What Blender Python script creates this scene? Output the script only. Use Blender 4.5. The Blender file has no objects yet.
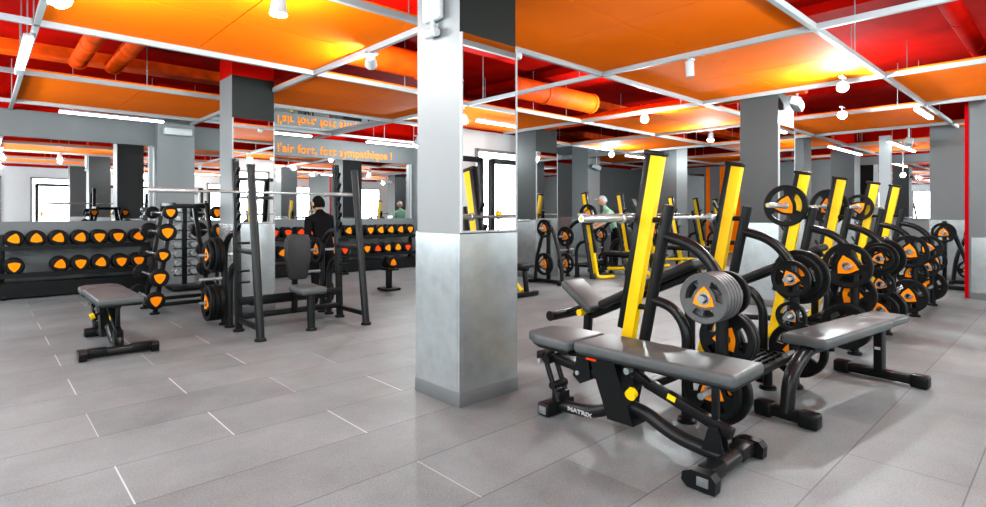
import bpy, bmesh, math, random
from mathutils import Vector, Matrix, Euler
random.seed(7)
SC = bpy.context.scene
COL = SC.collection
PI = math.pi
H = 1.35

# ------------------------------------------------------------------ materials
MATS = {}
def mat(name, col, rough=.5, metal=0., noise=0., nscale=20., bump=0., bscale=80., emit=None, estr=0., coat=0., spec=.5):
    if name in MATS: return MATS[name]
    m = bpy.data.materials.new(name); m.use_nodes = True
    nt = m.node_tree; b = nt.nodes['Principled BSDF']
    b.inputs['Base Color'].default_value = (*col, 1)
    b.inputs['Roughness'].default_value = rough
    b.inputs['Metallic'].default_value = metal
    b.inputs['Specular IOR Level'].default_value = spec
    if coat: b.inputs['Coat Weight'].default_value = coat
    if emit:
        b.inputs['Emission Color'].default_value = (*emit, 1); b.inputs['Emission Strength'].default_value = estr
    geo = nt.nodes.new('ShaderNodeTexCoord')
    if noise:
        n = nt.nodes.new('ShaderNodeTexNoise'); n.inputs['Scale'].default_value = nscale; n.inputs['Detail'].default_value = 6
        nt.links.new(geo.outputs['Object'], n.inputs['Vector'])
        r = nt.nodes.new('ShaderNodeMapRange'); r.inputs['From Min'].default_value = .3; r.inputs['From Max'].default_value = .7
        r.inputs['To Min'].default_value = 1-noise; r.inputs['To Max'].default_value = 1+noise
        nt.links.new(n.outputs['Fac'], r.inputs['Value'])
        mx = nt.nodes.new('ShaderNodeVectorMath'); mx.operation = 'SCALE'; mx.inputs[0].default_value = col
        nt.links.new(r.outputs['Result'], mx.inputs['Scale']); nt.links.new(mx.outputs['Vector'], b.inputs['Base Color'])
    if bump:
        n2 = nt.nodes.new('ShaderNodeTexNoise'); n2.inputs['Scale'].default_value = bscale; n2.inputs['Detail'].default_value = 4
        nt.links.new(geo.outputs['Object'], n2.inputs['Vector'])
        bp = nt.nodes.new('ShaderNodeBump'); bp.inputs['Strength'].default_value = bump; bp.inputs['Distance'].default_value = .01
        nt.links.new(n2.outputs['Fac'], bp.inputs['Height']); nt.links.new(bp.outputs['Normal'], b.inputs['Normal'])
    MATS[name] = m; return m

BLACK = mat('black_powder_coat', (.0035, .0037, .004), .36, spec=.12, noise=.15, nscale=60, bump=.05, bscale=300)
TUBE = mat('charcoal_tube_coat', (.006, .0063, .0066), .3, spec=.15, noise=.1, nscale=60)
YEL = mat('yellow_powder_coat', (.72, .44, .0), .5, spec=.2, noise=.03, nscale=30)
ORG = mat('orange_insert', (.85, .22, .0), .6, spec=.08)
ORR = mat('red_orange_insert', (.85, .05, .0), .6, spec=.08)
RUB = mat('black_rubber', (.0035, .0037, .0038), .5, spec=.1, noise=.2, nscale=40, bump=.1, bscale=200)
GPL = mat('grey_rubber', (.045, .046, .047), .5, spec=.35, noise=.15, nscale=40, bump=.1, bscale=200)
PAD = mat('grey_upholstery', (.05, .055, .057), .42, spec=.22, noise=.06, nscale=10, bump=.08, bscale=260)
PADD = mat('dark_upholstery', (.011, .0115, .012), .42, spec=.2, noise=.06, nscale=10, bump=.08, bscale=260)
CHR = mat('chrome', (.3, .32, .325), .22, .55)
MIR = mat('mirror_glass', (.86, .87, .87), .01, 1.)
STEEL = mat('brushed_steel_sheet', (.34, .365, .375), .27, .7, noise=.1, nscale=9)
WHITE = mat('white_plastic', (.42, .44, .45), .4)
ALU = mat('aluminium_profile', (.27, .285, .29), .5)
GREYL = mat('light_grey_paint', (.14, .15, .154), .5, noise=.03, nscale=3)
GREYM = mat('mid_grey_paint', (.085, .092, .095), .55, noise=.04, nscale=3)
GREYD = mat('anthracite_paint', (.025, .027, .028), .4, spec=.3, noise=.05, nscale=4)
BLKG = mat('gloss_black_board', (.004, .006, .005), .5, spec=.12)
SKIRT = mat('grey_skirting', (.085, .09, .093), .45)
WALLW = mat('white_wall_paint', (.5, .53, .54), .6, spec=.2, noise=.02, nscale=2)
REDP = mat('red_ceiling_paint', (.36, .002, .0), .8, spec=.03, noise=.25, nscale=2.2, bump=.3, bscale=9)
REDO = mat('orange_red_duct_paint', (.8, .07, .0), .65, spec=.1, noise=.3, nscale=4, bump=.3, bscale=14)
REDS = mat('red_trim_paint', (.28, .0, .003), .7, spec=.03)
PANEL = mat('orange_ceiling_board', (1., .165, .0), .8, spec=.06, noise=.05, nscale=1.2)
SEAM = mat('dark_seam', (.25, .02, .0), .8)
GLOW = mat('lamp_glow', (.9, .9, .9), .5, emit=(.84, .97, 1), estr=13)
GLOWS = mat('soft_lamp_glow', (.9, .9, .9), .5, emit=(.84, .97, 1), estr=9)
GLOWX = mat('bright_lamp_glow', (.9, .9, .9), .5, emit=(1, .97, .93), estr=300)
SKIN = mat('skin', (.5, .26, .16), .5)
HAIR = mat('black_hair', (.004, .004, .004), .8, spec=.05)
TSB = mat('black_shirt', (.004, .004, .0045), .9, spec=.05)
TRO = mat('black_trousers', (.005, .005, .006), .9, spec=.05)
TSG = mat('pale_green_shirt', (.28, .5, .36), .8)
LET = mat('orange_lettering', (.8, .2, .01), .6, spec=.1, noise=.02)
LETG = mat('pale_grey_lettering', (.3, .3, .3), .5)

# ------------------------------------------------------------------ mesh builder
def fillet(pts, r, n=7):
    pts = [Vector(p) for p in pts]; out = [pts[0]]
    for i in range(1, len(pts)-1):
        a, b, c = pts[i-1], pts[i], pts[i+1]
        d1 = (a-b); d2 = (c-b); rr = min(r, d1.length*.49, d2.length*.49)
        p, q = b+d1.normalized()*rr, b+d2.normalized()*rr
        for k in range(n+1):
            t = k/n; out.append(p*(1-t)**2 + b*2*t*(1-t) + q*t*t)
    out.append(pts[-1]); return out

class MB:
    def __init__(s): s.bm = bmesh.new(); s.mi = 0
    def _add(s, vs, fs, smooth=False):
        V = [s.bm.verts.new(v) for v in vs]
        for f in fs:
            try:
                F = s.bm.faces.new([V[i] for i in f]); F.smooth = smooth; F.material_index = s.mi
            except ValueError: pass
        return s
    def box(s, c, size, rot=None, bev=0, seg=2, smooth=False):
        t = bmesh.new(); bmesh.ops.create_cube(t, size=1)
        for v in t.verts: v.co = Vector((v.co.x*size[0], v.co.y*size[1], v.co.z*size[2]))
        if bev: bmesh.ops.bevel(t, geom=t.edges[:], offset=bev, segments=seg, profile=.5, affect='EDGES')
        M = Matrix.Translation(Vector(c))
        if rot: M = M @ Euler(rot).to_matrix().to_4x4()
        t.verts.index_update(); vs = [M @ v.co for v in t.verts]; fs = [[v.index for v in f.verts] for f in t.faces]
        t.free(); return s._add(vs, fs, smooth or bev > .012)
    def beam(s, a, b, w, h, bev=.004, up=(0, 0, 1)):
        a, b = Vector(a), Vector(b); d = b-a; L = d.length; z = d.normalized()
        u = Vector(up)
        if abs(z.dot(u)) > .95: u = Vector((0, 1, 0))
        x = u.cross(z).normalized(); y = z.cross(x)
        t = bmesh.new(); bmesh.ops.create_cube(t, size=1)
        for v in t.verts: v.co = Vector((v.co.x*w, v.co.y*h, v.co.z*L))
        if bev: bmesh.ops.bevel(t, geom=t.edges[:], offset=bev, segments=2, profile=.5, affect='EDGES')
        m = (a+b)/2; t.verts.index_update()
        vs = [m + x*v.co.x + y*v.co.y + z*v.co.z for v in t.verts]; fs = [[v.index for v in f.verts] for f in t.faces]
        t.free(); return s._add(vs, fs)
    def tube(s, pts, r, seg=14, r2=None):
        pts = [Vector(p) for p in pts]; n = len(pts); rings = []
        d0 = (pts[1]-pts[0]).normalized(); u = Vector((0, 0, 1)) if abs(d0.z) < .9 else Vector((1, 0, 0))
        x = (u - d0*u.dot(d0)).normalized()
        vs = []
        for i, p in enumerate(pts):
            d = (pts[min(i+1, n-1)]-pts[max(i-1, 0)]).normalized()
            x = (x - d*x.dot(d)).normalized(); y = d.cross(x)
            rr = r if r2 is None else r + (r2-r)*i/(n-1)
            for k in range(seg):
                a = 2*PI*k/seg; vs.append(p + x*math.cos(a)*rr + y*math.sin(a)*rr)
        fs = []
        for i in range(n-1):
            for k in range(seg):
                fs.append([i*seg+k, i*seg+(k+1) % seg, (i+1)*seg+(k+1) % seg, (i+1)*seg+k])
        fs.append([k for k in range(seg)][::-1]); fs.append([(n-1)*seg+k for k in range(seg)])
        s._add(vs, fs, True)
        return s
    def cyl(s, a, b, r, seg=18, r2=None): return s.tube([a, b], r, seg, r2)
    def lathe(s, prof, origin=(0, 0, 0), axis='Z', seg=24, close=False):
        # prof: (radius, height) along the axis; closed loops make a ring
        o = Vector(origin); vs = []
        for (r, h) in prof:
            for k in range(seg):
                a = 2*PI*k/seg; c, d = r*math.cos(a), r*math.sin(a)
                vs.append(o + (Vector((c, d, h)) if axis == 'Z' else Vector((h, c, d)) if axis == 'X' else Vector((d, h, c))))
        n = len(prof); fs = []
        for i in range(n if close else n-1):
            j = (i+1) % n
            for k in range(seg): fs.append([i*seg+k, i*seg+(k+1) % seg, j*seg+(k+1) % seg, j*seg+k])
        if not close:
            fs.append(list(range(seg))[::-1]); fs.append([(n-1)*seg+k for k in range(seg)])
        return s._add(vs, fs, False)
    def prism(s, outline, t0, t1, axis='X'):
        n = len(outline)
        def P(p, t): return (t, p[0], p[1]) if axis == 'X' else (p[0], t, p[1]) if axis == 'Y' else (p[0], p[1], t)
        vs = [P(p, t0) for p in outline]+[P(p, t1) for p in outline]
        fs = [list(range(n))[::-1], list(range(n, 2*n))]+[[i, (i+1) % n, n+(i+1) % n, n+i] for i in range(n)]
        return s._add(vs, fs)
    def quad(s, pts): return s._add(pts, [list(range(len(pts)))])
    def groups(s):
        seen = set(); comps = []
        for f0 in s.bm.faces:
            if f0 in seen: continue
            st = [f0]; seen.add(f0); c = []
            while st:
                f = st.pop(); c.append(f)
                for v in f.verts:
                    for g_ in v.link_faces:
                        if g_ not in seen: seen.add(g_); st.append(g_)
            comps.append(c)
        def bb(c):
            P = [v.co for f in c for v in f.verts]
            return [min(p[i] for p in P)-.003 for i in range(3)], [max(p[i] for p in P)+.003 for i in range(3)]
        B = [bb(c) for c in comps]; par = list(range(len(comps)))
        def fd(i):
            while par[i] != i: i = par[i]
            return i
        for i in range(len(comps)):
            for j in range(i):
                if all(B[i][0][k] <= B[j][1][k] and B[j][0][k] <= B[i][1][k] for k in range(3)): par[fd(i)] = fd(j)
        G_ = {}
        for i, c in enumerate(comps): G_.setdefault(fd(i), []).extend(c)
        return list(G_.values())
    def build(s, name, m, parent=None, kind=None, auto=True, whole=False):
        if parent is not None and not whole and not kind and parent.get('kind') != 'structure':
            parts = s.groups()
            if len(parts) > 1:
                out = None
                for fl in parts:
                    q = MB(); mp = {}
                    for f in fl:
                        vs = []
                        for v in f.verts:
                            if v not in mp: mp[v] = q.bm.verts.new(v.co)
                            vs.append(mp[v])
                        nf = q.bm.faces.new(vs); nf.smooth = f.smooth; nf.material_index = f.material_index
                    o2 = q.build(name, m, parent, kind=None, auto=auto, whole=True)
                    out = out or o2
                s.bm.free(); return out
        bmesh.ops.recalc_face_normals(s.bm, faces=s.bm.faces[:])
        me = bpy.data.meshes.new(name); s.bm.to_mesh(me); s.bm.free()
        for x in (m if isinstance(m, (list, tuple)) else [m]): me.materials.append(x)
        if auto:
            try: me.set_sharp_from_angle(angle=math.radians(42))
            except Exception: pass
        o = bpy.data.objects.new(name, me); COL.objects.link(o)
        if parent: o.parent = parent
        if kind: o['kind'] = kind
        return o

def thing(name, label, cat, loc=(0, 0, 0), rz=0, group=None):
    o = bpy.data.objects.new(name, None); COL.objects.link(o); o.empty_display_size = .1
    o.location = loc; o.rotation_euler = (0, 0, rz); o['label'] = label; o['category'] = cat
    if group: o['group'] = group
    return o
def tag(o, label, cat, group=None):
    o['label'] = label; o['category'] = cat
    if group: o['group'] = group
    return o
def struct(name, mb, m): return mb.build(name, m, kind='structure')
def dup(root, loc, rz=None, label=None, group=None, rot=None):
    def cp(o, par):
        c = o.copy(); COL.objects.link(c)
        if par: c.parent = par
        for ch in o.children: cp(ch, c)
        return c
    r = cp(root, None); r.location = loc
    if rz is not None: r.rotation_euler = (0, 0, rz)
    if rot is not None: r.rotation_euler = rot
    if label: r['label'] = label
    if group: r['group'] = group
    return r
def text_mesh(name, body, size, m, parent=None, loc=(0, 0, 0), rot=(0, 0, 0), ext=.002, bold=0., sx=1., kind=None):
    c = bpy.data.curves.new(name, 'FONT'); c.body = body; c.size = size; c.extrude = ext; c.offset = bold; c.resolution_u = 3
    c.align_x = 'LEFT'; t = bpy.data.objects.new(name+'_tmp', c); COL.objects.link(t)
    dg = bpy.context.evaluated_depsgraph_get(); me = bpy.data.meshes.new_from_object(t.evaluated_get(dg))
    bpy.data.objects.remove(t)
    me.materials.clear(); me.materials.append(m)
    o = bpy.data.objects.new(name, me); COL.objects.link(o)
    o.location = loc; o.rotation_euler = rot; o.scale = (sx, 1, 1)
    if parent: o.parent = parent
    if kind: o['kind'] = kind
    return o

# ------------------------------------------------------------------ camera
TH = math.radians(46.9)
F = Vector((math.cos(TH), math.sin(TH), 0))
cam = bpy.data.cameras.new('camera'); co = bpy.data.objects.new('camera', cam); COL.objects.link(co)
co.location = (0, 0, H); co.rotation_euler = (PI/2, 0, TH-PI/2)
cam.sensor_width = 36; cam.lens = 550/986*36; cam.shift_y = -41/986; cam.clip_start = .02
SC.camera = co

# ------------------------------------------------------------------ room
FILL = 7.  # glow strength of the added wall panels
X0, X1, Y0, Y1 = -2.4, 19.6, -2.6, 12.0
ZC, ZS = 3.05, 3.75
def floor_mat():
    m = bpy.data.materials.new('rubber_floor_tiles'); m.use_nodes = True; nt = m.node_tree; N = nt.nodes; L = nt.links
    b = N['Principled BSDF']; g = N.new('ShaderNodeNewGeometry'); sp = N.new('ShaderNodeSeparateXYZ'); L.new(g.outputs['Position'], sp.inputs[0])
    def mth(op, a, bb=None, c=None):
        n = N.new('ShaderNodeMath'); n.operation = op
        for i, v in enumerate((a, bb, c)):
            if v is None: continue
            if isinstance(v, (int, float)): n.inputs[i].default_value = v
            else: L.new(v, n.inputs[i])
        return n.outputs[0]
    ry = mth('DIVIDE', mth('SUBTRACT', sp.outputs['Y'], .371), .5235)
    row = mth('FLOOR', ry); fy = mth('SUBTRACT', ry, row)
    par = mth('FLOORED_MODULO', row, 2.)
    cx = mth('DIVIDE', mth('SUBTRACT', mth('SUBTRACT', sp.outputs['X'], 1.135), mth('MULTIPLY', par, .605)), 1.21)
    cc = mth('FLOOR', cx); fx = mth('SUBTRACT', cx, cc)
    dy = mth('MULTIPLY', mth('MINIMUM', fy, mth('SUBTRACT', 1., fy)), .5235)
    dx = mth('MULTIPLY', mth('MINIMUM', fx, mth('SUBTRACT', 1., fx)), 1.21)
    cmb = N.new('ShaderNodeCombineXYZ'); L.new(row, cmb.inputs[0]); L.new(cc, cmb.inputs[1])
    wn = N.new('ShaderNodeTexWhiteNoise'); wn.noise_dimensions = '3D'; L.new(cmb.outputs[0], wn.inputs['Vector'])
    my = mth('LESS_THAN', dy, .0035); mxx = mth('MULTIPLY', mth('LESS_THAN', dx, .0038), mth('GREATER_THAN', wn.outputs['Value'], .25))
    n1 = N.new('ShaderNodeTexNoise'); n1.inputs['Scale'].default_value = 1.6; n1.inputs['Detail'].default_value = 8; n1.inputs['Roughness'].default_value = .65
    n2 = N.new('ShaderNodeTexNoise'); n2.inputs['Scale'].default_value = 90; n2.inputs['Detail'].default_value = 3
    for n in (n1, n2): L.new(g.outputs['Position'], n.inputs['Vector'])
    v = mth('ADD', .128, mth('MULTIPLY', mth('SUBTRACT', wn.outputs['Value'], .5), .035))
    v = mth('ADD', v, mth('MULTIPLY', mth('SUBTRACT', n1.outputs['Fac'], .5), .15))
    v = mth('ADD', v, mth('MULTIPLY', mth('SUBTRACT', n2.outputs['Fac'], .5), .12))
    v = mth('MULTIPLY', v, mth('SUBTRACT', 1., mth('MULTIPLY', my, .6)))
    # short joints: bevel light painted as colour, pale at left, dark at right
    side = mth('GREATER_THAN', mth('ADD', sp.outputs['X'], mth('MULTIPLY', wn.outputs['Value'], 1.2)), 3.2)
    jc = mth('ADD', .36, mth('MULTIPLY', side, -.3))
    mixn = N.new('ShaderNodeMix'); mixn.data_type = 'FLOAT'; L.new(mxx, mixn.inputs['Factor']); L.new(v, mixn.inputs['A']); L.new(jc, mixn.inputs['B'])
    rgb = N.new('ShaderNodeCombineColor')
    for i, tint in enumerate((.925, 1.01, 1.035)): L.new(mth('MULTIPLY', mixn.outputs['Result'], tint), rgb.inputs[i])
    L.new(rgb.outputs[0], b.inputs['Base Color'])
    b.inputs['Roughness'].default_value = .5; b.inputs['Specular IOR Level'].default_value = .3
    bp = N.new('ShaderNodeBump'); bp.inputs['Strength'].default_value = .12; bp.inputs['Distance'].default_value = .004
    L.new(n2.outputs['Fac'], bp.inputs['Height']); L.new(bp.outputs['Normal'], b.inputs['Normal'])
    return m
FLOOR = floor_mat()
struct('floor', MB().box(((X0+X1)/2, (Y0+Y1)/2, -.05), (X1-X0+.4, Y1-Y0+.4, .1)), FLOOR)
struct('ceiling', MB().box(((X0+X1)/2, (Y0+Y1)/2, ZS+.05), (X1-X0+.4, Y1-Y0+.4, .1)), REDP)
w = MB(); w.box(((X0+X1)/2, Y1+.1, 1.5), (X1-X0+.4, .2, 3.06)); w.mi = 1
w.box(((X0+X1)/2, Y1+.1, 3.4), (X1-X0+.4, .2, .72)); struct('wall_back', w, [GREYM, REDP])
w = MB(); w.box(((X0+X1)/2, Y0-.1, 1.5), (X1-X0+.4, .2, 3.06)); w.mi = 1
w.box(((X0+X1)/2, Y0-.1, 3.4), (X1-X0+.4, .2, .72)); struct('wall_front', w, [WALLW, REDP])
w = MB(); w.box((X0-.1, (Y0+Y1)/2, 1.5), (.2, Y1-Y0, 3.06)); w.mi = 1
w.box((X0-.1, (Y0+Y1)/2, 3.4), (.2, Y1-Y0, .72)); struct('wall_left', w, [WALLW, REDP])
w = MB(); w.box((X1+.1, (Y0+Y1)/2, 1.5), (.2, Y1-Y0, 3.06)); w.mi = 1
w.box((X1+.1, (Y0+Y1)/2, 3.4), (.2, Y1-Y0, .72)); struct('wall_right', w, [GREYL, REDP])

# bulkhead band with the writing, plinth, mirrors on the back wall
struct('wall_back_bulkhead', MB().box((4.4, 11.94, 2.82), (13.5, .1, .44)), GREYM)
struct('wall_back_plinth', MB().box((4.4, 11.93, .6), (13.5, .12, 1.2)), GREYM)
def mirror(name, c, size, m=MIR): return struct(name, MB().box(c, size), m)
mirror('wall_back_mirror', (0, 11.965, 1.9), (4.86, .03, 1.4))
mirror('wall_back_mirror', (5.62, 11.965, 1.9), (5.24, .03, 1.4))
struct('trim_1', MB().box((2.36, 11.93, 1.9), (.05, .1, 1.4)), ALU)
struct('trim_2', MB().box((8.2, 11.93, 1.9), (.05, .1, 1.4)), ALU)
t = text_mesh('wall_back_lettering', "l'air fort, fort sympathique !", .265, LET, loc=(4.72, 11.885, 2.675), rot=(PI/2, 0, 0), ext=.006, bold=.004, kind='structure')
wd = max(v.co.x for v in t.data.vertices)
t.scale = (2.9/wd, 1, 1)
# right wall: mirrors and orange wall panels
mirror('wall_right_mirror', (19.57, 3.6, 1.98), (.04, 2.1, 1.6))
mirror('wall_right_mirror', (19.57, 10.2, 1.98), (.04, 1.4, 1.6))
struct('wall_right_panel', MB().box((19.56, 8.45, 1.5), (.06, .9, 3.0)), PANEL)
struct('wall_right_panel', MB().box((19.56, 9.35, 1.5), (.06, .12, 3.0)), PANEL)
struct('wall_back_panel', MB().box((15.2, 11.97, 1.5), (7.5, .05, 3.0)), GREYM)
struct('wall_back_steel_panel', MB().box((15.2, 11.94, .6), (7.5, .03, 1.2)), STEEL)

# added glow panels shaped like windows to brighten the ceiling (they show only in the mirrors)
FILLGLOW = mat('added_panel_glow', (.8, .8, .8), .5, emit=(.86, .97, 1), estr=FILL)
wn_ = 0
for (c, sz, ax) in ([((x, Y0+.02, 1.75), (2.3, .04, 1.7), 0) for x in (-.6, 2.6, 5.6, 8.6, 11.8, 15)] + [((X0+.02, y, 1.75), (.04, 2.3, 1.7), 1) for y in (-.6, 2.6, 5.8, 9.)]):
    wn_ += 1
    m_ = MB(); m_.box(c, sz); struct(f'added_light_panel_{wn_}', m_, FILLGLOW)
    m_ = MB()
    for s_ in (-1, 1):
        m_.box((c[0]+(0 if ax else s_*1.17), c[1]+(s_*1.17 if ax else 0), 1.75), (.07, .07, 1.82)); m_.box((c[0], c[1], 1.75+s_*.88), (.07 if ax else 2.4, 2.4 if ax else .07, .06))
    m_.box((c[0], c[1], 1.75), (.06, .06, 1.7)); struct(f'added_light_panel_{wn_}_frame', m_, GREYL)

# columns: shaft, steel cladding to 1.2 m, skirting, optional mirror on the -Y face
def column(x, y, sx=.55, sy=.5, left=GREYL, front='mirror', steel=1.2, top=True):
    r = bpy.data.objects.new('column', None); COL.objects.link(r); r.location = (x+sx/2, y+sy/2, 0); r['kind'] = 'structure'
    s = MB(); hx, hy = sx/2, sy/2; zt = 3.16
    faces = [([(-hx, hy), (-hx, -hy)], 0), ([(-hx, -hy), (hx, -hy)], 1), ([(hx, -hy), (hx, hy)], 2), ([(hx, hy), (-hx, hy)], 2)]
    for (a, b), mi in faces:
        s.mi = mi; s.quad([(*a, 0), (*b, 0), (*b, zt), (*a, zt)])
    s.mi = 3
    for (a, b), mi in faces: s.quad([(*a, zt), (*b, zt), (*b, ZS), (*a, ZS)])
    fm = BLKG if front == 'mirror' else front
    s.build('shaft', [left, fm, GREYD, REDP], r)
    if steel:
        k = MB()
        for (c, sz) in (((-hx-.006, 0, steel/2+.05), (.012, sy-.03, steel-.1)), ((0, -hy-.006, steel/2+.05), (sx-.03, .012, steel-.1)),
                        ((hx+.006, 0, steel/2+.05), (.012, sy-.03, steel-.1)), ((0, hy+.006, steel/2+.05), (sx-.03, .012, steel-.1))):
            k.box(c, sz)
        for sxx in (-1, 1):
            for syy in (-1, 1): k.box((sxx*(hx-.005), syy*(hy-.005), steel/2), (.03, .03, steel))
        k.build('steel_cladding', STEEL, r)
        q = MB()
        q.box((0, 0, .052), (sx+.03, sy+.03, .104), bev=.004); q.build('skirting', SKIRT, r)
    if front == 'mirror':
        MB().box((0, -hy-.008, 1.91), (sx-.02, .016, 1.38)).build('mirror', MIR, r)
        e = MB()
        for sxx in (-1, 1): e.box((sxx*(hx-.006), -hy-.01, 1.91), (.012, .022, 1.38))
        e.box((0, -hy-.01, 1.215), (sx, .022, .014)); e.build('mirror_edge', ALU, r)
    return r
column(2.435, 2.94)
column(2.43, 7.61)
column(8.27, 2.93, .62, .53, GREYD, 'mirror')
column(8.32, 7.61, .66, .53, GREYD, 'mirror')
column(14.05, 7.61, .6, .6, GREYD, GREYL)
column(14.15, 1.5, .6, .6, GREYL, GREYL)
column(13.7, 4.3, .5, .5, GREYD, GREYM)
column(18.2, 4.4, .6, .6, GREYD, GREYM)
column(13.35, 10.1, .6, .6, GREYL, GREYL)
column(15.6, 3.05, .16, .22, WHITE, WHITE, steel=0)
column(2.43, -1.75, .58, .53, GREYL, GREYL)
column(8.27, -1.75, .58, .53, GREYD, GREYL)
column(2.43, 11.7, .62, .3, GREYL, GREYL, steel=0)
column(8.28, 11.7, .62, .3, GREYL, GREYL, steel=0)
# near grey pier at the right edge with its red edge strip
p = MB(); p.box((11.6, .15, ZC/2+.05), (.5, 2.1, ZC+.1)); struct('wall_pier', p, GREYM)
p = MB(); p.box((11.345, .12, .53), (.014, 2.1, .86)); struct('wall_pier_steel', p, STEEL)
p = MB(); p.box((11.33, .12, .05), (.04, 2.1, .1)); struct('baseboard_pier', p, SKIRT)
p = MB(); p.box((11.36, 1.225, 1.53), (.04, .05, 3.05)); struct('trim_red', p, REDS)
struct('baseboard_front', MB().box((8, Y0+.015, .06), (20, .03, .12)), SKIRT)
struct('baseboard_right', MB().box((X1-.015, 5, .06), (.03, 14, .12)), SKIRT)

# ------------------------------------------------------------------ suspended ceiling
GX = [.38+2.6*i for i in range(-1, 8)]
GY = [1.66+2.345*j for j in range(-2, 5)]
g = MB()
for x in GX: g.box((x, (Y0+Y1)/2, ZC-.01), (.042, Y1-Y0-.1, .055))
for y in GY: g.box(((X0+X1)/2, y, ZC-.01), (X1-X0-.1, .042, .055))
struct('ceiling_grid', g, ALU)
def is_panel(i, j):
    if i < 0: return False
    if (i, j) == (1, 3): return False
    return (i+j) % 2 == (1 if i <= 1 else 0)
for i in range(-1, 8):
    for j in range(-2, 4):
        if not is_panel(i, j): continue
        xa = .38+2.6*i; ya = 1.66+2.345*j; xb, yb = min(xa+2.6, X1), ya+2.345
        if xa > X1-.5: continue
        p = MB()
        for a in (0, 1):
            for b in (0, 1):
                wx, wy = (xb-xa)/2, (yb-ya)/2
                p.box((xa+wx*(a+.5), ya+wy*(b+.5), ZC+.03), (wx-.012, wy-.012, .025))
        p.mi = 1; p.box(((xa+xb)/2, (ya+yb)/2, ZC+.046), (xb-xa-.03, yb-ya-.03, .008))
        struct('ceiling_panel', p, [PANEL, SEAM])
struct('ceiling_mirror_panel', MB().box((.38+2.6*1.5, 1.66+2.345*3.5, ZC+.03), (2.54, 2.29, .02)), MIR)
struct('ceiling_mirror_panel', MB().box((.38+2.6*4.5, 1.66+2.345*3.5, ZC+.03), (2.54, 2.29, .02)), MIR)
# things in the void
def duct(a, b, r, m, label, cat='duct', name='air_duct', rings=True):
    o = thing(name, label, cat, (0, 0, 0)); d = MB(); d.cyl(a, b, r, 22); d.build('pipe', m, o)
    if rings:
        A, B = Vector(a), Vector(b); n = max(2, int((B-A).length/1.2)); c = MB()
        for k in range(n+1):
            q = A.lerp(B, k/n); e = (B-A).normalized()*.03; c.cyl(q-e, q+e, r*1.07, 22)
        c.build('coupling', m, o)
    return o
duct((3.05, 6.0, 3.3), (8.0, 6.0, 3.3), .17, REDO, 'thick orange-red duct above the open ceiling bay right of the foreground column')
duct((1.0, 7.2, 3.42), (1.0, 9.4, 3.42), .1, REDO, 'left of two short round ducts in the dark bay at the upper left')
duct((1.4, 7.2, 3.42), (1.4, 9.4, 3.42), .1, REDO, 'right of two short round ducts in the dark bay at the upper left')
duct((6.4, .9, 3.45), (13.2, .9, 3.45), .09, REDP, 'thin red pipe in the open bay at the upper right', 'pipe', 'ceiling_pipe')
duct((8.6, 2.7, 3.15), (8.6, 8.9, 3.15), .1, REDO, 'orange-red pipe above the second bay of bright track lamps', 'pipe', 'ceiling_pipe')
duct((4.6, 4.5, 3.6), (10, 4.5, 3.6), .05, REDO, 'slim orange pipe beside the thick duct over the open bay', 'pipe', 'ceiling_pipe')
for k, (x, s) in enumerate(((3.9, 'left'), (7.2, 'middle'), (12., 'right'))):
    b = MB().box((x, 4.6, 3.68), (.4, 14, .12)).build('ceiling_beam', REDP); b['kind'] = 'structure'
for k, y in enumerate((.2, 7.2, 10.2)):
    b = MB().box((8.5, y, 3.66), (21, .35, .16)).build('ceiling_beam', REDO if k else REDP); b['kind'] = 'structure'
# hanger rods of the grid
hr = MB()
for x in GX[1:]:
    for y in GY:
        if X0 < x < X1 and Y0 < y < Y1: hr.cyl((x, y+.35, ZC), (x, y+.35, ZS), .006, 6); hr.cyl((x+1.3, y, ZC), (x+1.3, y, ZS), .006, 6)
o = hr.build('ceiling_hanger_rods', ALU); o['kind'] = 'structure'

# ------------------------------------------------------------------ lamps
def tube_light(a, b, label, m=GLOW, wdt=.07, drop=0., group='linear lamps under the ceiling grid'):
    A, B = Vector(a), Vector(b); c = (A+B)/2
    o = thing('linear_lamp', label, 'lamp', c, group=group); A -= c; B -= c; up = Vector((0, 0, .03))
    MB().beam(A+up, B+up, wdt+.01, .03).build('housing', ALU, o)
    for t_ in (.12, .88):
        q = A.lerp(B, t_); MB().cyl((q.x, q.y, .03), (q.x, q.y, ZS-c.z+.01), .006, 6).build('hanger', ALU, o)
    MB().beam(A, B, wdt, .035, bev=.008).build('diffuser', m, o)
    return o
tube_light((.34, 6.65, 2.96), (.34, 8.0, 2.96), 'bright tube lamp hanging at the upper left edge of the picture')
MB().box((0, .86, .0), (.085, .3, .07), bev=.01).build('driver_box', WHITE, bpy.data.objects['linear_lamp'])
tube_light((.42, 4.0, 2.96), (.42, 5.4, 2.96), 'tube lamp on the left track in line with the near orange ceiling boards')
tube_light((.96, 11.35, 2.99), (2.45, 11.35, 2.99), 'long tube lamp over the left dumbbell rack', GLOWS)
tube_light((3.7, 11.35, 2.99), (5.25, 11.35, 2.99), 'long tube lamp directly above the start of the orange wall lettering', GLOWS)
tube_light((6.6, 11.35, 2.99), (8.1, 11.35, 2.99), 'long tube lamp above the end of the orange wall lettering', GLOWS)
tube_light((10.7, 1.75, 2.96), (11.9, 1.75, 2.96), 'tube lamp beside the grey pier at the right edge')
tube_light((15.2, 4.2, 2.96), (18, 4.2, 2.96), 'far tube lamp before the mirror on the right wall', GLOWS)
tube_light((15.2, 3.0, 2.96), (18, 3.0, 2.96), 'second far tube lamp near the mirror on the right wall', GLOWS)
tube_light((10.2, 10.6, 2.96), (11.6, 10.6, 2.96), 'tube lamp far back beyond the dark column', GLOWS)
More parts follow.
